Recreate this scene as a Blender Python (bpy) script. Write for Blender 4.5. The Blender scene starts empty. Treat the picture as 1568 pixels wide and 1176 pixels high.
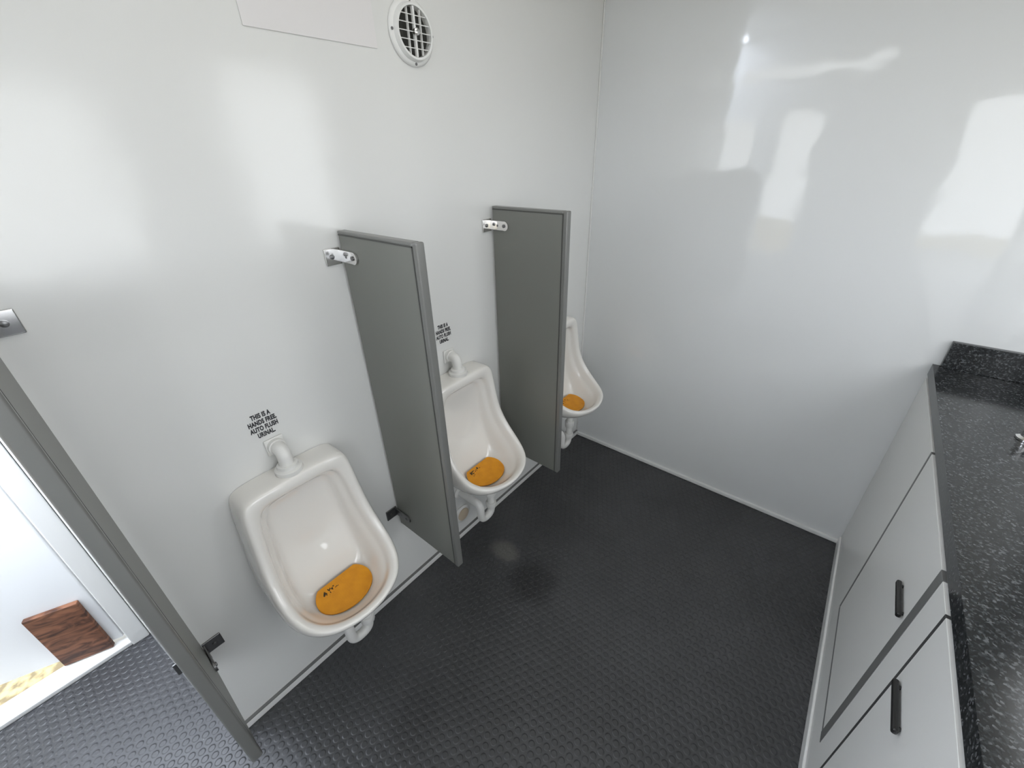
import bpy, bmesh, math, random
from mathutils import Vector, Matrix
random.seed(4)
S = bpy.context.scene
S.view_settings.view_transform = 'Standard'
S.view_settings.look = 'None'

# ---------------------------------------------------------------- materials
def new_mat(name):
    m = bpy.data.materials.new(name); m.use_nodes = True
    nt = m.node_tree; b = nt.nodes['Principled BSDF']
    return m, nt, b
def simple(name, col, rough=0.5, metal=0.0, coat=0.0, bump=None, spec=0.5):
    m, nt, b = new_mat(name)
    b.inputs['Base Color'].default_value = (*col, 1)
    b.inputs['Roughness'].default_value = rough
    b.inputs['Metallic'].default_value = metal
    b.inputs['Specular IOR Level'].default_value = spec
    b.inputs['Coat Weight'].default_value = coat
    b.inputs['Coat Roughness'].default_value = 0.05
    if bump:
        sc, st, di = bump
        tc = nt.nodes.new('ShaderNodeTexCoord')
        n = nt.nodes.new('ShaderNodeTexNoise'); n.inputs['Scale'].default_value = sc
        n.inputs['Detail'].default_value = 3
        bp = nt.nodes.new('ShaderNodeBump'); bp.inputs['Strength'].default_value = st
        bp.inputs['Distance'].default_value = di
        nt.links.new(tc.outputs['Object'], n.inputs['Vector'])
        nt.links.new(n.outputs['Fac'], bp.inputs['Height'])
        nt.links.new(bp.outputs['Normal'], b.inputs['Normal'])
    return m

M_wall = simple('glossy_frp_wall', (0.735, 0.745, 0.74), 0.06, bump=(2.6, 0.30, 0.012), spec=0.7)
M_wallu = simple('glossy_frp_wall_left', (0.745, 0.745, 0.725), 0.16, bump=(3.2, 0.30, 0.014), spec=0.6)
M_wall2 = simple('white_wall_paint', (0.76, 0.77, 0.77), 0.35)
M_trim = simple('white_trim', (0.78, 0.78, 0.76), 0.35)
M_dark = simple('dark_gap', (0.05, 0.05, 0.05), 0.6)
M_greygap = simple('grey_gap', (0.15, 0.15, 0.147), 0.45)  # grey of the painted gap strips and the baseboard seam
M_ceramic = simple('vitreous_china', (0.82, 0.795, 0.75), 0.08, coat=0.7)
M_pvc = simple('white_pvc', (0.78, 0.77, 0.74), 0.28)
M_chrome = simple('chrome', (0.80, 0.79, 0.78), 0.14, metal=1.0)
M_dkmetal = simple('dark_bracket_metal', (0.20, 0.20, 0.20), 0.3, metal=0.9)
M_black = simple('black_handle', (0.015, 0.015, 0.015), 0.25)
M_print = simple('black_print', (0.03, 0.03, 0.035), 0.5)
M_cab = simple('cabinet_laminate', (0.74, 0.74, 0.715), 0.35)
M_panel = simple('partition_laminate', (0.185, 0.187, 0.168), 0.38, bump=(160, 0.06, 0.002))
M_paneledge = simple('partition_edge', (0.22, 0.22, 0.21), 0.3, metal=0.35)
M_panelline = simple('partition_edge_seam', (0.07, 0.07, 0.065), 0.4)
M_sheet = simple('painted_reflection', (0.765, 0.745, 0.74), 0.12)  # pale tone painted in for a reflection
M_debris = simple('debris', (0.06, 0.035, 0.015), 0.8)
M_beige = simple('cleanout_plate', (0.60, 0.50, 0.38), 0.35)
M_vent_shade = simple('duct_shade', (0.035, 0.035, 0.03), 0.7)  # near-black, paints the shade of a deep duct

def mat_mat():
    m, nt, b = new_mat('urinal_screen_orange')
    tc = nt.nodes.new('ShaderNodeTexCoord')
    n = nt.nodes.new('ShaderNodeTexNoise'); n.inputs['Scale'].default_value = 30
    cr = nt.nodes.new('ShaderNodeValToRGB')
    cr.color_ramp.elements[0].position = .3; cr.color_ramp.elements[0].color = (0.70, 0.27, 0.004, 1)
    cr.color_ramp.elements[1].position = .7; cr.color_ramp.elements[1].color = (0.80, 0.33, 0.008, 1)
    nt.links.new(tc.outputs['Object'], n.inputs['Vector'])
    nt.links.new(n.outputs['Fac'], cr.inputs['Fac'])
    nt.links.new(cr.outputs['Color'], b.inputs['Base Color'])
    b.inputs['Roughness'].default_value = 0.5
    v = nt.nodes.new('ShaderNodeTexVoronoi'); v.inputs['Scale'].default_value = 160
    v.inputs['Randomness'].default_value = 0
    bp = nt.nodes.new('ShaderNodeBump'); bp.inputs['Strength'].default_value = .15; bp.inputs['Distance'].default_value = .001
    nt.links.new(tc.outputs['Object'], v.inputs['Vector'])
    nt.links.new(v.outputs['Distance'], bp.inputs['Height'])
    nt.links.new(bp.outputs['Normal'], b.inputs['Normal'])
    return m
M_mat = mat_mat()

def wood_mat():
    m, nt, b = new_mat('stained_wood')
    tc = nt.nodes.new('ShaderNodeTexCoord')
    mp = nt.nodes.new('ShaderNodeMapping'); mp.inputs['Scale'].default_value = (6, 6, 22)
    n = nt.nodes.new('ShaderNodeTexNoise'); n.inputs['Scale'].default_value = 1.4; n.inputs['Detail'].default_value = 7
    n.inputs['Distortion'].default_value = 1.8
    cr = nt.nodes.new('ShaderNodeValToRGB')
    cr.color_ramp.elements[0].position = .36; cr.color_ramp.elements[0].color = (0.05, 0.018, 0.009, 1)
    cr.color_ramp.elements[1].position = .60; cr.color_ramp.elements[1].color = (0.24, 0.10, 0.05, 1)
    nt.links.new(tc.outputs['Object'], mp.inputs['Vector'])
    nt.links.new(mp.outputs['Vector'], n.inputs['Vector'])
    nt.links.new(n.outputs['Fac'], cr.inputs['Fac'])
    nt.links.new(cr.outputs['Color'], b.inputs['Base Color'])
    b.inputs['Roughness'].default_value = .6
    return m
M_wood = wood_mat()

def ground_mat():
    m, nt, b = new_mat('sandy_gravel')
    tc = nt.nodes.new('ShaderNodeTexCoord')
    n = nt.nodes.new('ShaderNodeTexNoise'); n.inputs['Scale'].default_value = 22; n.inputs['Detail'].default_value = 8
    cr = nt.nodes.new('ShaderNodeValToRGB')
    cr.color_ramp.elements[0].position = .4; cr.color_ramp.elements[0].color = (0.12, 0.10, 0.06, 1)
    cr.color_ramp.elements[1].position = .6; cr.color_ramp.elements[1].color = (0.30, 0.26, 0.15, 1)
    nt.links.new(tc.outputs['Object'], n.inputs['Vector'])
    nt.links.new(n.outputs['Fac'], cr.inputs['Fac'])
    nt.links.new(cr.outputs['Color'], b.inputs['Base Color'])
    b.inputs['Roughness'].default_value = .9
    return m
M_ground = ground_mat()

def granite():
    m, nt, b = new_mat('black_granite')
    tc = nt.nodes.new('ShaderNodeTexCoord')
    v = nt.nodes.new('ShaderNodeTexVoronoi'); v.inputs['Scale'].default_value = 280
    n = nt.nodes.new('ShaderNodeTexNoise'); n.inputs['Scale'].default_value = 110; n.inputs['Detail'].default_value = 4
    mul = nt.nodes.new('ShaderNodeMath'); mul.operation = 'MULTIPLY'
    sep = nt.nodes.new('ShaderNodeSeparateColor')
    cr = nt.nodes.new('ShaderNodeValToRGB')
    e = cr.color_ramp.elements
    e[0].position = .22; e[0].color = (0.012, 0.013, 0.014, 1)
    e[1].position = .56; e[1].color = (0.11, 0.115, 0.12, 1)
    k = e.new(.40); k.color = (0.034, 0.038, 0.040, 1)
    nt.links.new(tc.outputs['Object'], v.inputs['Vector'])
    nt.links.new(tc.outputs['Object'], n.inputs['Vector'])
    nt.links.new(v.outputs['Color'], sep.inputs['Color'])
    nt.links.new(sep.outputs[0], mul.inputs[0]); nt.links.new(n.outputs['Fac'], mul.inputs[1])
    nt.links.new(mul.outputs[0], cr.inputs['Fac'])
    nt.links.new(cr.outputs['Color'], b.inputs['Base Color'])
    b.inputs['Roughness'].default_value = .14
    return m
M_granite = granite()

def floor_mat():
    m, nt, b = new_mat('rubber_coin_floor')
    N = nt.nodes; L = nt.links
    tc = N.new('ShaderNodeTexCoord')
    def lattice(off):
        mp = N.new('ShaderNodeMapping'); mp.vector_type = 'POINT'
        p = 0.027
        mp.inputs['Scale'].default_value = (1/p, 1/(p*1.732), 0)
        mp.inputs['Location'].default_value = (off, off, 0)
        L.new(tc.outputs['Object'], mp.inputs['Vector'])
        fr = N.new('ShaderNodeVectorMath'); fr.operation = 'FRACTION'
        L.new(mp.outputs['Vector'], fr.inputs[0])
        sb = N.new('ShaderNodeVectorMath'); sb.operation = 'SUBTRACT'; sb.inputs[1].default_value = (.5, .5, 0)
        L.new(fr.outputs[0], sb.inputs[0])
        ml = N.new('ShaderNodeVectorMath'); ml.operation = 'MULTIPLY'; ml.inputs[1].default_value = (1, 1.732, 0)
        L.new(sb.outputs[0], ml.inputs[0])
        ln = N.new('ShaderNodeVectorMath'); ln.operation = 'LENGTH'
        L.new(ml.outputs[0], ln.inputs[0])
        return ln.outputs['Value']
    a = lattice(0); c = lattice(.5)
    mn = N.new('ShaderNodeMath'); mn.operation = 'MINIMUM'
    L.new(a, mn.inputs[0]); L.new(c, mn.inputs[1])
    mr = N.new('ShaderNodeMapRange'); mr.interpolation_type = 'SMOOTHSTEP'
    mr.inputs['From Min'].default_value = .26; mr.inputs['From Max'].default_value = .42
    mr.inputs['To Min'].default_value = 1; mr.inputs['To Max'].default_value = 0
    L.new(mn.outputs[0], mr.inputs['Value'])
    bp = N.new('ShaderNodeBump'); bp.inputs['Strength'].default_value = .85; bp.inputs['Distance'].default_value = .0019
    L.new(mr.outputs['Result'], bp.inputs['Height'])
    L.new(bp.outputs['Normal'], b.inputs['Normal'])
    n = N.new('ShaderNodeTexNoise'); n.inputs['Scale'].default_value = 2.5; n.inputs['Detail'].default_value = 6
    L.new(tc.outputs['Object'], n.inputs['Vector'])
    cr = N.new('ShaderNodeValToRGB')
    cr.color_ramp.elements[0].position = .35; cr.color_ramp.elements[0].color = (0.040, 0.041, 0.043, 1)
    cr.color_ramp.elements[1].position = .7; cr.color_ramp.elements[1].color = (0.058, 0.059, 0.062, 1)
    L.new(n.outputs['Fac'], cr.inputs['Fac'])
    def spot(x, y, rx, ry):
        s = N.new('ShaderNodeVectorMath'); s.operation = 'SUBTRACT'; s.inputs[1].default_value = (x, y, 0)
        L.new(tc.outputs['Object'], s.inputs[0])
        d = N.new('ShaderNodeVectorMath'); d.operation = 'MULTIPLY'; d.inputs[1].default_value = (1/rx, 1/ry, 0)
        L.new(s.outputs[0], d.inputs[0])
        ln = N.new('ShaderNodeVectorMath'); ln.operation = 'LENGTH'; L.new(d.outputs[0], ln.inputs[0])
        ad = N.new('ShaderNodeMath'); ad.operation = 'MULTIPLY_ADD'; ad.inputs[1].default_value = .4
        nn = N.new('ShaderNodeTexNoise'); nn.inputs['Scale'].default_value = 18; nn.inputs['Detail'].default_value = 4
        L.new(tc.outputs['Object'], nn.inputs['Vector'])
        L.new(nn.outputs['Fac'], ad.inputs[0]); L.new(ln.outputs['Value'], ad.inputs[2])
        r = N.new('ShaderNodeMapRange'); r.interpolation_type = 'SMOOTHSTEP'
        r.inputs['From Min'].default_value = .6; r.inputs['From Max'].default_value = 1.3
        r.inputs['To Min'].default_value = 1; r.inputs['To Max'].default_value = 0
        L.new(ad.outputs[0], r.inputs['Value']); return r.outputs['Result']
    s1 = spot(.41, -1.03, .13, .12); s2 = spot(.22, -.98, .085, .06); s3 = spot(.42, -1.66, .10, .12)
    def mix(fac, a_, colr, k=1.0):
        kk = N.new('ShaderNodeMath'); kk.operation = 'MULTIPLY'; kk.inputs[1].default_value = k; L.new(fac, kk.inputs[0])
        m_ = N.new('ShaderNodeMix'); m_.data_type = 'RGBA'
        L.new(kk.outputs[0], m_.inputs['Factor']); L.new(a_, m_.inputs[6]); m_.inputs[7].default_value = (*colr, 1)
        return m_.outputs[2]
    c1 = mix(s1, cr.outputs['Color'], (.015, .015, .016), .7)
    c2 = mix(s2, c1, (.17, .165, .15), .6)
    c3 = mix(s3, c2, (.016, .016, .017), .35)
    v = N.new('ShaderNodeTexNoise'); v.inputs['Scale'].default_value = 130; v.inputs['Detail'].default_value = 1
    L.new(tc.outputs['Object'], v.inputs['Vector'])
    r2 = N.new('ShaderNodeMapRange'); r2.inputs['From Min'].default_value = .79; r2.inputs['From Max'].default_value = .82
    L.new(v.outputs['Fac'], r2.inputs['Value'])
    c4 = mix(r2.outputs['Result'], c3, (.3, .3, .29))
    L.new(c4, b.inputs['Base Color'])
    rr = N.new('ShaderNodeMapRange'); rr.inputs['To Min'].default_value = .34; rr.inputs['To Max'].default_value = .46
    L.new(n.outputs['Fac'], rr.inputs['Value']); L.new(rr.outputs['Result'], b.inputs['Roughness'])
    return m
M_floor = floor_mat()

# ---------------------------------------------------------------- helpers
def link(o, parent=None):
    S.collection.objects.link(o)
    if parent: o.parent = parent
    return o
def empty(name, loc=(0, 0, 0), rotz=0):
    e = bpy.data.objects.new(name, None); e.location = loc; e.rotation_euler[2] = rotz
    e.empty_display_size = .05
    S.collection.objects.link(e); return e
def mesh_obj(name, verts, faces, mat, parent=None, smooth=False, sub=0):
    me = bpy.data.meshes.new(name); me.from_pydata([tuple(v) for v in verts], [], faces)
    bm = bmesh.new(); bm.from_mesh(me); bmesh.ops.recalc_face_normals(bm, faces=bm.faces); bm.to_mesh(me); bm.free()
    me.materials.append(mat)
    if smooth:
        for p in me.polygons: p.use_smooth = True
    o = bpy.data.objects.new(name, me); link(o, parent)
    if sub:
        md = o.modifiers.new('sub', 'SUBSURF'); md.levels = sub; md.render_levels = sub
    return o
def box(name, x0, x1, y0, y1, z0, z1, mat, bevel=0, parent=None, seg=2):
    v = [(x, y, z) for x in (x0, x1) for y in (y0, y1) for z in (z0, z1)]
    f = [(0, 1, 3, 2), (4, 6, 7, 5), (0, 4, 5, 1), (2, 3, 7, 6), (0, 2, 6, 4), (1, 5, 7, 3)]
    o = mesh_obj(name, v, f, mat, parent)
    if bevel:
        md = o.modifiers.new('bev', 'BEVEL'); md.width = bevel; md.segments = seg; md.limit_method = 'ANGLE'
        for p in o.data.polygons: p.use_smooth = True
        wn = o.modifiers.new('wn', 'WEIGHTED_NORMAL')
    return o
def lathe(name, prof, mat, axis='Z', loc=(0, 0, 0), parent=None, n=40, smooth=True):
    """prof: list of (r, h)"""
    verts = []; faces = []
    for r, h in prof:
        for i in range(n):
            a = 2*math.pi*i/n; c, s = r*math.cos(a), r*math.sin(a)
            if axis == 'Z': v = (c, s, h)
            elif axis == 'X': v = (h, c, s)
            else: v = (c, h, s)
            verts.append((v[0]+loc[0], v[1]+loc[1], v[2]+loc[2]))
    for k in range(len(prof)-1):
        for i in range(n):
            j = (i+1) % n
            faces.append((k*n+i, k*n+j, (k+1)*n+j, (k+1)*n+i))
    faces.append(tuple(range(n))); faces.append(tuple((len(prof)-1)*n+i for i in range(n)))
    o = mesh_obj(name, verts, faces, mat, parent, smooth)
    if smooth:
        es = o.modifiers.new('es', 'EDGE_SPLIT'); es.split_angle = math.radians(40)
    return o
def tube(name, pts, r, mat, parent=None, n=20, round_=.02):
    pts = [Vector(p) for p in pts]; path = [pts[0]]
    for i in range(1, len(pts)-1):
        a, b, c = pts[i-1], pts[i], pts[i+1]
        d1 = (a-b); d2 = (c-b); k = min(round_, d1.length*.49, d2.length*.49)
        p0 = b+d1.normalized()*k; p2 = b+d2.normalized()*k
        for t in [j/8 for j in range(9)]:
            path.append(p0*(1-t)**2 + b*2*t*(1-t) + p2*t*t)
    path.append(pts[-1])
    verts = []; faces = []
    T = (path[1]-path[0]).normalized(); up = T.orthogonal().normalized()
    for i, p in enumerate(path):
        if i == 0: t = path[1]-path[0]
        elif i == len(path)-1: t = path[-1]-path[-2]
        else: t = path[i+1]-path[i-1]
        t.normalize(); up = (up - t*up.dot(t)).normalized(); sd = t.cross(up)
        for k in range(n):
            a = 2*math.pi*k/n; verts.append(p+up*(r*math.cos(a))+sd*(r*math.sin(a)))
    for i in range(len(path)-1):
        for k in range(n):
            j = (k+1) % n; faces.append((i*n+k, i*n+j, (i+1)*n+j, (i+1)*n+k))
    faces.append(tuple(range(n))); faces.append(tuple((len(path)-1)*n+k for k in range(n)))
    o = mesh_obj(name, verts, faces, mat, parent, True)
    es = o.modifiers.new('es', 'EDGE_SPLIT'); es.split_angle = math.radians(50)
    return o

H = 1.6
XE = -0.63      # inner face of exterior wall
YB = -2.80      # wall behind camera
XR = 1.95
ZC = 2.35
YW = -2.05      # end of urinal wall
XC = 0.880*H    # cabinet front

# ---------------------------------------------------------------- shell
o = mesh_obj('floor', [(XE-.07, YB-.06, 0), (XR+.06, YB-.06, 0), (XR+.06, .06, 0), (XE-.07, .06, 0),
                       (XE-.07, YB-.06, -.05), (XR+.06, YB-.06, -.05), (XR+.06, .06, -.05), (XE-.07, .06, -.05)],
             [(0, 1, 2, 3), (7, 6, 5, 4), (0, 4, 5, 1), (1, 5, 6, 2), (2, 6, 7, 3), (3, 7, 4, 0)], M_floor)
box('ceiling', XE-.07, XR+.06, YB-.06, .06, ZC, ZC+.05, M_wall2)
box('wall_back', XE-.07, XR+.06, 0, .06, 0, ZC, M_wall)
mesh_obj('wall_urinal', [(0, 0, 0), (0, YW, 0), (XE, YW-.075, 0), (XE, 0, 0),
                         (0, 0, ZC), (0, YW, ZC), (XE, YW-.075, ZC), (XE, 0, ZC)],
         [(0, 1, 5, 4), (1, 2, 6, 5), (2, 3, 7, 6), (3, 0, 4, 7), (0, 3, 2, 1), (4, 5, 6, 7)], M_wallu)
def wall_with_holes(name, axis, c0, c1, a0, a1, z0, z1, holes, mat):
    xs = sorted({a0, a1, *[h[0] for h in holes], *[h[1] for h in holes]})
    zs = sorted({z0, z1, *[h[2] for h in holes], *[h[3] for h in holes]})
    bm = bmesh.new()
    for i in range(len(xs)-1):
        for j in range(len(zs)-1):
            cx = (xs[i]+xs[i+1])/2; cz = (zs[j]+zs[j+1])/2
            if any(h[0] < cx < h[1] and h[2] < cz < h[3] for h in holes): continue
            v = []
            for c in (c0, c1):
                for a in (xs[i], xs[i+1]):
                    for z in (zs[j], zs[j+1]):
                        v.append(bm.verts.new((c, a, z) if axis == 'x' else (a, c, z)))
            for f in [(0, 1, 3, 2), (4, 6, 7, 5), (0, 4, 5, 1), (2, 3, 7, 6), (0, 2, 6, 4), (1, 5, 7, 3)]:
                bm.faces.new([v[k] for k in f])
    bmesh.ops.remove_doubles(bm, verts=bm.verts, dist=1e-5)
    bmesh.ops.recalc_face_normals(bm, faces=bm.faces)
    me = bpy.data.meshes.new(name); bm.to_mesh(me); bm.free(); me.materials.append(mat)
    return link(bpy.data.objects.new(name, me))
WINS = [(-.60, -.28, 1.43, 1.70), (-.24, .06, 1.40, 1.84), (.20, .52, .70, 1.84), (1.38, 1.90, .80, 1.90), (-.15, .90, 2.07, 2.17)]
wall_with_holes('wall_front', 'y', YB-.06, YB, XE-.07, XR+.06, 0, ZC, WINS, M_wall2)
WR = [(-2.35, -1.35, 1.08, 1.95), (-.80, -.18, 1.08, 2.05)]  # unseen openings, added so daylight reaches the urinal wall from the front
wall_with_holes('wall_right', 'x', XR, XR+.06, YB, 0, 0, ZC, WR, M_wall2)
DY0 = YW-.075-.04
wall_with_holes('wall_left', 'x', XE-.07, XE, YB, YW-.075, 0, ZC, [(YB+.001, DY0, -.01, 2.03)], M_wall2)
for i, (a, b_, c, d) in enumerate(WINS):
    e = empty('added_window_%d' % (i+1), ((a+b_)/2, YB, (c+d)/2))
    w, hh = (b_-a)/2, (d-c)/2
    for nm, q in (('frame_bottom', (-w, w, -hh, -hh+.02)), ('frame_top', (-w, w, hh-.02, hh)),
                  ('frame_left', (-w, -w+.02, -hh+.02, hh-.02)), ('frame_right', (w-.02, w, -hh+.02, hh-.02))):
        box(nm, q[0], q[1], -.05, .005, q[2], q[3], M_trim, .003, e)
for i, (a, b_, c, d) in enumerate(WR):
    e = empty('added_window_%d' % (i+6), (XR, (a+b_)/2, (c+d)/2))  # frame around an added light opening
    w, hh = (b_-a)/2, (d-c)/2
    for nm, q in (('frame_bottom', (-w, w, -hh, -hh+.02)), ('frame_top', (-w, w, hh-.02, hh)),
                  ('frame_left', (-w, -w+.02, -hh+.02, hh-.02)), ('frame_right', (w-.02, w, -hh+.02, hh-.02))):
        box(nm, -.005, .05, q[0], q[1], q[2], q[3], M_trim, .003, e)

box('baseboard_urinal', 0, .010, YW, -.008, 0, .028, M_trim, .003)
box('baseboard_urinal_seam', .0, .0105, YW, -.008, .0285, .032, M_greygap)
box('baseboard_back', .010, XC-.012, -.012, 0, 0, .022, M_trim, .003)
box('baseboard_cabinet', XC-.022, XC-.001, -2.1, -.012, 0, .05, M_trim, .004)
box('trim_1', XC-.012, XC-.001, -.012, 0, .05, .87, M_trim, .002)
box('trim_2', 0.0, .006, -.006, 0, .028, ZC, M_trim, .002)
box('trim_3', XE-.075, XE+.018, DY0-.012, DY0+.04, 0, 2.06, M_trim, .004)
box('trim_4', XE-.075, XE+.012, YB, DY0-.012, 0, .018, M_trim, .003)

dl = empty('door_1', (XE-.035, DY0-.014, 0), math.atan2(-.208, -.084))
box('leaf', 0, .62, -.02, .02, .035, 2.02, M_wall2, .004, dl)
lb = empty('wooden_board', (0, 0, 0))
lb.location = dl.location; lb.rotation_euler = dl.rotation_euler
box('plank', .03, .17, .0205, .038, .022, .285, M_wood, .003, lb)

mesh_obj('ground_outside', [(-12, -14, -.55), (XE-.1, -14, -.55), (XE-.1, 6, -.55), (-12, 6, -.55)], [(0, 1, 2, 3)], M_ground)
mesh_obj('ground_outside_yard', [(XE-.1, -14, -.55), (12, -14, -.55), (12, YB-.1, -.55), (XE-.1, YB-.1, -.55)], [(0, 1, 2, 3)], M_ground)
mesh_obj('ground_outside_side', [(XR+.1, YB-.1, -.55), (12, YB-.1, -.55), (12, 6, -.55), (XR+.1, 6, -.55)], [(0, 1, 2, 3)], M_ground)

# ---------------------------------------------------------------- partitions
PZ0, PZ1, PD = .223*H, .893*H, .206*H
def bracket(parent, yface, sgn, z, mat):
    y0, y1 = sorted((yface, yface+sgn*.045))
    box('wall_flange', .001, .006, y0, y1, z-.022, z+.022, mat, .002, parent)
    y0, y1 = sorted((yface+sgn*.0005, yface+sgn*.006))
    box('panel_tab', .004, .072, y0, y1, z-.016, z+.016, mat, .002, parent)
    lathe('tab_end', [(.016, sgn*.0005), (.016, sgn*.0058)], mat, 'Y', (.072, yface, z), parent, 28)
    lathe('screw_1', [(.006, sgn*.006), (.006, sgn*.0085), (.003, sgn*.0095)], M_dkmetal, 'Y', (.070, yface, z), parent, 16)
    lathe('screw_3', [(.004, sgn*.006), (.004, sgn*.0065), (.003, sgn*.007)], M_dkmetal, 'Y', (.040, yface, z), parent, 16)
    lathe('screw_2', [(.006, .006), (.006, .0085), (.003, .0095)], M_dkmetal, 'X', (0, yface+sgn*.026, z), parent, 16)
PY = [-.453*H, -.832*H, -1.252*H]
for i, y in enumerate(PY):
    e = empty('urinal_partition', (0, y, 0))
    t = .011
    box('panel', .012, PD, -t, t, PZ0, PZ1, M_panel, .003, e)
    box('edge_front', PD-.014, PD+.002, -t-.001, t+.001, PZ0-.001, PZ1+.001, M_paneledge, .004, e, 3)
    box('edge_front_seam', PD-.017, PD-.0135, -t-.0012, t+.0012, PZ0+.004, PZ1-.008, M_panelline, 0, e)
    box('edge_top', .012, PD-.014, -t-.001, t+.001, PZ1-.008, PZ1+.001, M_paneledge, .003, e, 3)
    box('edge_top_seam', .014, PD-.0135, -t-.0012, t+.0012, PZ1-.0105, PZ1-.0075, M_panelline, 0, e)
    for z in (.854*H, .262*H):
        up = z > 1
        for sg in (-1, 1):
            bracket(e, sg*(t+.0005), sg, z, M_chrome if up else M_dkmetal)

# ---------------------------------------------------------------- urinals
RINGS = [
 [(0,0,.84),(.08,0,.84),(.14,0,.835),(.152,0,.80),(.158,0,.72),(.165,0,.64),(.170,0,.57),(.170,0,.50),(.150,0,.43),(.11,0,.385),(.06,0,.368),(0,0,.365)],
 [(0,.045,.842),(.08,.045,.842),(.139,.045,.837),(.153,.045,.80),(.160,.045,.72),(.167,.05,.64),(.174,.065,.57),(.177,.085,.50),(.165,.12,.440),(.125,.155,.40),(.065,.178,.382),(0,.183,.377)],
 [(0,.072,.842),(.08,.072,.842),(.139,.070,.837),(.152,.072,.80),(.159,.077,.72),(.167,.085,.64),(.174,.108,.565),(.178,.15,.497),(.170,.200,.455),(.135,.250,.434),(.075,.282,.426),(0,.292,.423)],
 [(0,.084,.838),(.08,.084,.838),(.135,.082,.832),(.148,.084,.80),(.155,.09,.72),(.163,.10,.64),(.171,.125,.575),(.175,.168,.520),(.166,.218,.485),(.133,.272,.468),(.074,.305,.461),(0,.317,.458)],
 [(0,.088,.826),(.078,.088,.826),(.124,.087,.820),(.138,.089,.79),(.144,.096,.715),(.151,.107,.64),(.160,.135,.58),(.164,.176,.531),(.155,.220,.497),(.124,.267,.479),(.069,.298,.471),(0,.309,.468)],
 [(0,.085,.800),(.070,.085,.800),(.104,.085,.792),(.120,.087,.755),(.126,.093,.69),(.132,.103,.625),(.140,.133,.570),(.144,.173,.523),(.136,.213,.491),(.108,.255,.474),(.059,.280,.466),(0,.289,.463)],
 [(0,.062,.797),(.068,.062,.797),(.101,.062,.788),(.116,.064,.748),(.122,.068,.68),(.128,.076,.62),(.135,.101,.556),(.139,.141,.503),(.131,.192,.467),(.104,.236,.449),(.058,.261,.441),(0,.270,.438)],
 [(0,.058,.782),(.060,.058,.782),(.087,.058,.774),(.100,.059,.738),(.106,.063,.68),(.112,.070,.613),(.119,.094,.546),(.123,.134,.492),(.116,.182,.456),(.092,.222,.438),(.051,.246,.431),(0,.255,.428)],
 [(0,.036,.770),(.056,.036,.770),(.081,.036,.762),(.093,.036,.72),(.098,.037,.66),(.103,.038,.60),(.108,.047,.53),(.112,.075,.46),(.107,.13,.424),(.083,.185,.410),(.045,.212,.406),(0,.220,.405)],
 [(0,.030,.68),(.03,.030,.68),(.05,.030,.67),(.06,.030,.64),(.065,.031,.60),(.070,.038,.56),(.078,.064,.50),(.084,.088,.445),(.080,.11,.408),(.06,.15,.399),(.03,.172,.397),(0,.176,.396)],
 [(0,.030,.60),(.01,.030,.60),(.02,.030,.60),(.025,.030,.58),(.03,.030,.56),(.03,.034,.535),(.035,.066,.495),(.035,.086,.435),(.03,.102,.404),(.025,.12,.396),(.012,.135,.394),(0,.138,.394)],
]
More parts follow.
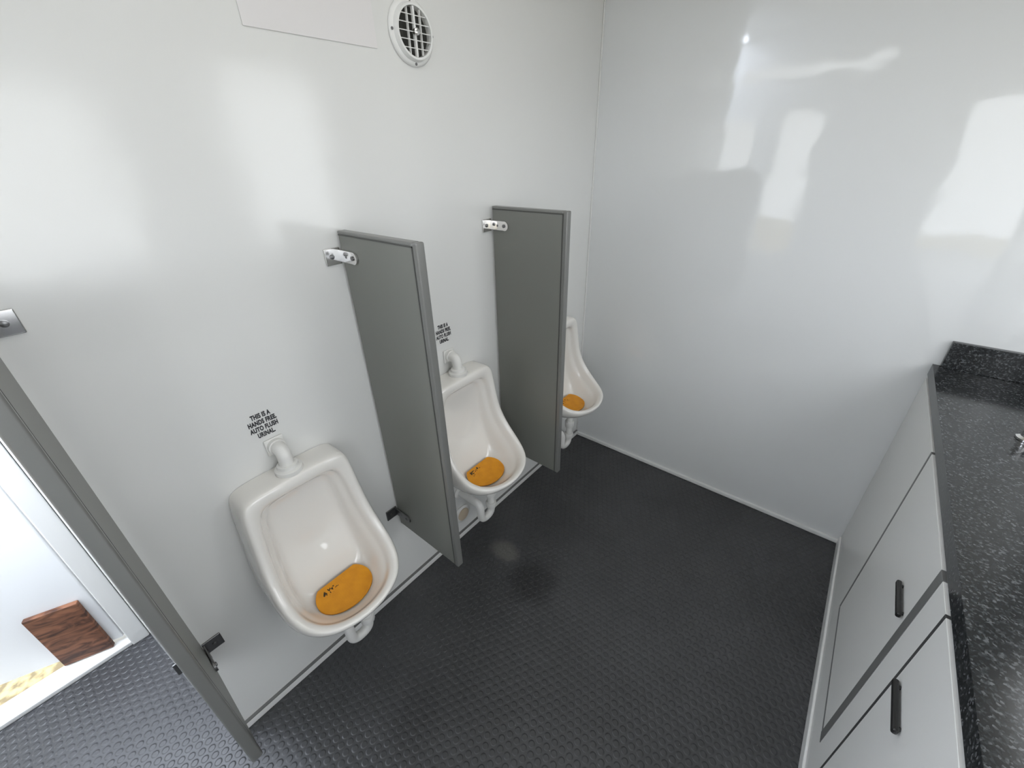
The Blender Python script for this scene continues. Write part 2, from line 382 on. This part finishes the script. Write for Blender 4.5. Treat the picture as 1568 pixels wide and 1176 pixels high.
def urinal(y, dz):
    e = empty('urinal', (0, y, dz))
    n = 22; verts = []; faces = []
    for R in RINGS:
        verts += [(x, u, z) for u, x, z in R] + [(x, -u, z) for u, x, z in R[-2:0:-1]]
    for k in range(len(RINGS)-1):
        for i in range(n):
            j = (i+1) % n
            faces.append((k*n+i, k*n+j, (k+1)*n+j, (k+1)*n+i))
    b = (len(RINGS)-1)*n
    for i in range(0, 11):
        f = [b+i, b+i+1, b+(n-i-1) % n, b+(n-i) % n]; f = list(dict.fromkeys(f))
        faces.append(tuple(f))
    verts = [(x+.001, yy, z) for x, yy, z in verts]
    mesh_obj('bowl', verts, faces, M_ceramic, e, True, 3)
    lathe('spud_collar', [(.034, .838), (.036, .842), (.035, .852), (.027, .856), (.026, .864), (.022, .866)], M_pvc, 'Z', (.046, 0, 0), e)
    tube('flush_elbow', [(.001, 0, .905), (.046, 0, .905), (.046, 0, .855)], .0185, M_pvc, e, 24, .030)
    lathe('elbow_hub', [(.0225, .004), (.0225, .018)], M_pvc, 'X', (0, 0, .905), e)
    box('wall_escutcheon', .001, .006, -.025, .025, .880, .930, M_pvc, .003, e)
    ya, yb = .045, -.022
    lathe('tailpiece_nut', [(.024, .40), (.024, .345), (.019, .340)], M_pvc, 'Z', (.13, ya, 0), e, 24)
    tube('trap', [(.13, ya, .37), (.13, ya, .14), (.13, yb, .14), (.13, yb, .235), (.008, yb, .235)], .0165, M_pvc, e, 20, .034)
    lathe('trap_nut', [(.022, .282), (.025, .278), (.025, .25), (.022, .245)], M_pvc, 'Z', (.13, ya, 0), e, 12)
    lathe('trap_nut_low', [(.022, .205), (.024, .20), (.024, .18), (.02, .175)], M_pvc, 'Z', (.13, ya, 0), e, 12)
    lathe('trap_flange', [(.030, .001), (.030, .005), (.022, .010)], M_pvc, 'X', (0, yb, .235), e, 28)
    pts = []
    for i in range(48):
        a = 2*math.pi*i/48
        x = .155+.068*math.cos(a); u = .086*math.sin(a)
        pts.append((max(x, .108), u))
    nn = len(pts)
    zz = lambda x: .415+max(0, (.17-x))*.24
    v = [(x, u, zz(x)) for x, u in pts]+[(x, u, zz(x)+.004) for x, u in pts]
    f = [tuple(range(nn)), tuple(range(nn, 2*nn))]+[(i, (i+1) % nn, nn+(i+1) % nn, nn+i) for i in range(nn)]
    mesh_obj('screen_mat', v, f, M_mat, e)
    V = []; F = []
    for k in range(22):
        cx = .138+random.uniform(-.018, .016); cu = -.028+random.gauss(0, .018)
        L = random.uniform(.004, .012); W = random.uniform(.0025, .005); a = random.uniform(0, 3.14)
        ring = []
        for t in range(6):
            q = t*math.pi/3
            px, py = L*math.cos(q), W*math.sin(q)
            ring.append((cx+px*math.cos(a)-py*math.sin(a), cu+px*math.sin(a)+py*math.cos(a)))
        s = len(V)
        V += [(p[0], p[1], zz(p[0])+.0045) for p in ring]+[(cx, cu, zz(cx)+.008)]
        F += [(s+t, s+(t+1) % 6, s+6) for t in range(6)]
    mesh_obj('debris', V, F, M_debris, e)
    return e
for y, dz in zip([-.225*H, -.627*H, -1.031*H], [.040, .034, .011]): urinal(y, dz)

e = empty('pipe_cleanout_cover', (0, -.640*H, .135))
lathe('ring', [(.045, .001), (.045, .006), (.036, .010)], M_pvc, 'X', (0, 0, 0), e)
lathe('cap', [(.032, .010), (.032, .013), (.012, .016)], M_beige, 'X', (0, 0, 0), e)

def decal(y, z):
    e = empty('instruction_decal', (.0008, y, z))
    lines = ['THIS IS A', 'HANDS FREE,', 'AUTO FLUSH', 'URINAL.']
    for i, t in enumerate(lines):
        cu = bpy.data.curves.new('txt', 'FONT'); cu.body = t; cu.align_x = 'CENTER'; cu.align_y = 'CENTER'
        cu.size = .0185; cu.offset = .0009; cu.extrude = .0002; cu.space_character = 1.08
        ob = bpy.data.objects.new('txt', cu); S.collection.objects.link(ob)
        bpy.context.view_layer.update()
        dg = bpy.context.evaluated_depsgraph_get()
        me = bpy.data.meshes.new_from_object(ob.evaluated_get(dg)); bpy.data.objects.remove(ob)
        me.materials.clear(); me.materials.append(M_print)
        M = Matrix(((0, 0, 1, 0), (.60, 0, 0, 0), (0, 1, 0, (1.5-i)*.0185), (0, 0, 0, 1)))
        me.transform(M)
        o = bpy.data.objects.new('line_%d' % (i+1), me); link(o, e)
decal(-1.036*H, .618*H); decal(-.634*H, .644*H)

# ---------------------------------------------------------------- vent
e = empty('round_air_vent', (0, -.632*H, 1.172*H))
def ringl(name, prof, mat, parent, n=56):
    verts = []; faces = []; m_ = len(prof)
    for r, h in prof:
        for i in range(n):
            a = 2*math.pi*i/n; verts.append((h, r*math.cos(a), r*math.sin(a)))
    for k in range(m_):
        k2 = (k+1) % m_
        for i in range(n):
            j = (i+1) % n; faces.append((k*n+i, k*n+j, k2*n+j, k2*n+i))
    o = mesh_obj(name, verts, faces, mat, parent, True)
    es = o.modifiers.new('es', 'EDGE_SPLIT'); es.split_angle = math.radians(50); return o
ringl('outer_ring', [(.072, .001), (.072, .004), (.068, .008), (.062, .009), (.058, .020), (.053, .020), (.052, .003), (.052, .001)], M_trim, e)
lathe('duct_shade_disc', [(.053, .0012), (.053, .0025)], M_vent_shade, 'X', (0, 0, 0), e)  # flat dark disc painted as the shaded recess behind the louvers
def slat(name, a0, a1, z, th, d0, d1, tilt, vert=False):
    c = [(d0, z-th+tilt), (d1, z-th), (d1, z+th), (d0, z+th+tilt)]
    V = []
    for a in (a0, a1):
        for d, q in c: V.append((d, q, a) if vert else (d, a, q))
    mesh_obj(name, V, [(0, 1, 2, 3), (7, 6, 5, 4), (0, 4, 5, 1), (1, 5, 6, 2), (2, 6, 7, 3), (3, 7, 4, 0)], M_trim, e)
for i, z in enumerate((-.034, -.017, 0, .017, .034)):
    w = math.sqrt(.052**2-z*z)
    slat('louver_%d' % i, -w, w, z, .0009, .010, .018, .0015)
for i, yv in enumerate((-.021, .0, .021)):
    w = math.sqrt(.052**2-yv*yv)
    slat('bar_%d' % i, -w, w, yv, .0010 if yv else .003, .012, .0190, 0, True)
lathe('knob', [(.008, .018), (.008, .026), (.005, .028)], M_chrome, 'X', (0, 0, 0), e, 20)
for k in range(4):
    a = k*math.pi/2
    lathe('screw_%d' % k, [(.0035, .008), (.0035, .0095)], M_dkmetal, 'X', (0, .066*math.cos(a), .066*math.sin(a)), e, 12)

box('reflection_sheet', .001, .002, -1.44, -1.125, 1.83, 2.12, M_sheet, 0)  # thin pale sheet standing in for a reflection on the glossy wall

# ---------------------------------------------------------------- vanity cabinet
cab = empty('vanity_cabinet', (0, 0, 0))
CY1 = -2.1
ZB = .53*H+.018
box('carcass', XC, XR-.002, CY1, -.002, 0.001, ZB, M_cab, 0, cab)
ZT = .5725*H
D0, D1 = -.333*H, -.622*H
XS = XC-.016
box('stile_left', XS, XC, D0-.002, -.013, .051, ZB-.001, M_cab, .001, cab)
box('rail_bottom', XS, XC, CY1, D0-.002, .051, .112*H, M_cab, .001, cab)
box('painted_gap_a_side', XS-.0015, XC, D0-.013, D0-.001, .114*H, ZB-.002, M_greygap, .001, cab)  # raised grey strips painted as the shaded gaps around the door
box('painted_gap_a_bottom', XS-.0015, XC, D1-.002, D0-.011, .111*H, .1175*H, M_greygap, .001, cab)
box('door_a_slab', XS-.001, XC, D1, D0-.014, .118*H, ZB-.002, M_cab, .001, cab)
box('centre_gap', XS-.0015, XC, D1-.032, D1-.0005, .108*H, ZB-.002, M_greygap, .001, cab)  # grey strip painted as the shadowed door edge
box('stile', XS-.001, XC, -.694*H, D1-.033, .113*H, ZB-.002, M_cab, .001, cab)
box('painted_gap_b_side', XS-.0015, XC, -.699*H, -.694*H, .113*H, ZB-.002, M_dark, .001, cab)  # dark strips painted as the shaded gaps of the second door
box('painted_gap_b_bottom', XS-.0015, XC, -1.0*H, -.699*H, .112*H, .1165*H, M_dark, .001, cab)
box('door_b_slab', XS-.001, XC, -1.0*H, -.6995*H, .117*H, ZB-.002, M_cab, .001, cab)
for k, (ya, yb, z) in enumerate(((-.550*H, -.617*H, .432*H), (-.714*H, -.782*H, .426*H))):
    box('handle_%d' % k, XS-.014, XS-.004, yb, ya, z-.007, z+.007, M_black, .004, cab, 3)
    for yy in (ya-.012, yb+.012):
        lathe('handle_post', [(.004, -.006), (.004, .001)], M_black, 'X', (XS, yy, z), cab, 12)

ct = empty('granite_countertop', (0, 0, 0))
SX, SY, RX, RY = 1.755, -.42, .125, .19
x0, x1, y0, y1 = .8705*H, XR-.002, CY1, -.002
n = 64
inner = [(SX+RX*math.cos(2*math.pi*i/n), SY+RY*math.sin(2*math.pi*i/n)) for i in range(n)]
YM = SY-RY-.12
def sq(i):
    a = 2*math.pi*i/n; c, s = math.cos(a), math.sin(a)
    tx = ((x1-SX)/c if c > 0 else (x0-SX)/c) if abs(c) > 1e-6 else 1e9
    ty = ((y1-SY)/s if s > 0 else (YM-SY)/s) if abs(s) > 1e-6 else 1e9
    t = min(tx, ty); return (SX+c*t, SY+s*t)
outer = [sq(i) for i in range(n)]
for cx, cy in ((x0, y1), (x1, y1), (x0, YM), (x1, YM)):
    k = min(range(n), key=lambda i: (outer[i][0]-cx)**2+(outer[i][1]-cy)**2); outer[k] = (cx, cy)
TH = .040
V = [(a, b, ZT) for a, b in outer]+[(a, b, ZT) for a, b in inner]+[(a, b, ZT-TH) for a, b in outer]+[(a, b, ZT-TH) for a, b in inner]
F = []
for i in range(n):
    j = (i+1) % n
    F += [(i, j, n+j, n+i), (2*n+i, 3*n+i, 3*n+j, 2*n+j), (i, 2*n+i, 2*n+j, j), (n+i, n+j, 3*n+j, 3*n+i)]
mesh_obj('slab_sink', V, F, M_granite, ct)
box('slab', x0, x1, y0, YM, ZT-TH, ZT, M_granite, 0, ct)
box('backsplash', .882*H, XR-.002, -.022, -.001, ZT, ZT+.058*H, M_granite, .002, ct)
box('backsplash_side', XR-.022, XR-.001, y0, -.022, ZT, ZT+.058*H, M_granite, .002, ct)
M_sink = simple('black_sink', (.012, .012, .013), .15)
sk = empty('sink_basin', (SX, SY, 0))
V = []; F = []; prof = [(1.0, ZT-.002), (1.0, ZT-.02), (.97, ZT-.06), (.85, ZT-.11), (.55, ZT-.135), (.1, ZT-.14)]
for r, z in prof:
    for i in range(n):
        a = 2*math.pi*i/n; V.append((r*RX*math.cos(a)*.998, r*RY*math.sin(a)*.998, z))
for k in range(len(prof)-1):
    for i in range(n):
        j = (i+1) % n; F.append((k*n+i, k*n+j, (k+1)*n+j, (k+1)*n+i))
F.append(tuple((len(prof)-1)*n+i for i in range(n)))
mesh_obj('basin', V, F, M_sink, sk, True)
fc = empty('chrome_push_tap', (1.562, -.425, ZT))
lathe('base', [(.024, .001), (.024, .006), (.017, .010), (.015, .035), (.017, .038), (.017, .050), (.012, .054)], M_chrome, 'Z', (0, 0, 0), fc)
tube('spout', [(0, 0, .022), (.05, 0, .030), (.085, 0, .018)], .009, M_chrome, fc, 16, .02)

# ---------------------------------------------------------------- lights
def area(name, loc, sx, sy, power, col=(1, 1, 1), rot=(0, 0, 0)):
    l = bpy.data.lights.new(name, 'AREA'); l.shape = 'RECTANGLE'; l.size = sx; l.size_y = sy
    l.energy = power; l.color = col
    o = bpy.data.objects.new(name, l); o.location = loc; o.rotation_euler = rot; link(o); return o
area('ceiling_fill', (.85, -1.3, ZC-.01), .9, 1.2, 5, (1, .99, .97))  # added fill lamp, no fixture known, evens the base light
# added area lamp standing in for daylight at the entrance doorway
dlt = area('doorway_fill', (XE-.01, YB+.10, 1.05), .16, 1.6, 22, (.80, .87, 1.0))
dlt.rotation_euler = Vector((1, .15, -.75)).to_track_quat('-Z', 'Z').to_euler()
area('entry_fill', (-.36, -2.42, ZC-.01), .5, .6, 30, (.80, .86, 1.0))  # added bluish fill lamp, brightens the floor by the doorway
w = bpy.data.worlds.new('sky'); S.world = w; w.use_nodes = True
bg = w.node_tree.nodes['Background']; bg.inputs['Color'].default_value = (.93, .965, 1.0, 1); bg.inputs['Strength'].default_value = 4.0
sun = bpy.data.lights.new('sun', 'SUN'); sun.energy = 6; sun.angle = .01; sun.color = (1, .93, .78)
so = bpy.data.objects.new('sun', sun); so.rotation_euler = Vector((.25, -.45, -.85)).to_track_quat('-Z', 'Y').to_euler(); link(so)

# ---------------------------------------------------------------- camera
cam = bpy.data.cameras.new('camera'); co = bpy.data.objects.new('camera', cam); link(co)
cam.sensor_width = 36; cam.sensor_fit = 'HORIZONTAL'; cam.lens = 635/1568*36; cam.clip_start = .01
back = Vector((.5608, -.6687, .4905)).normalized()
right = Vector((.7727, .6266, -.0209)); right = (right-back*right.dot(back)).normalized()
up = back.cross(right)
Mx = Matrix((right, up, back)).transposed().to_4x4()
Mx.translation = Vector((.679*H, -1.207*H, H))
co.matrix_world = Mx
S.camera = co
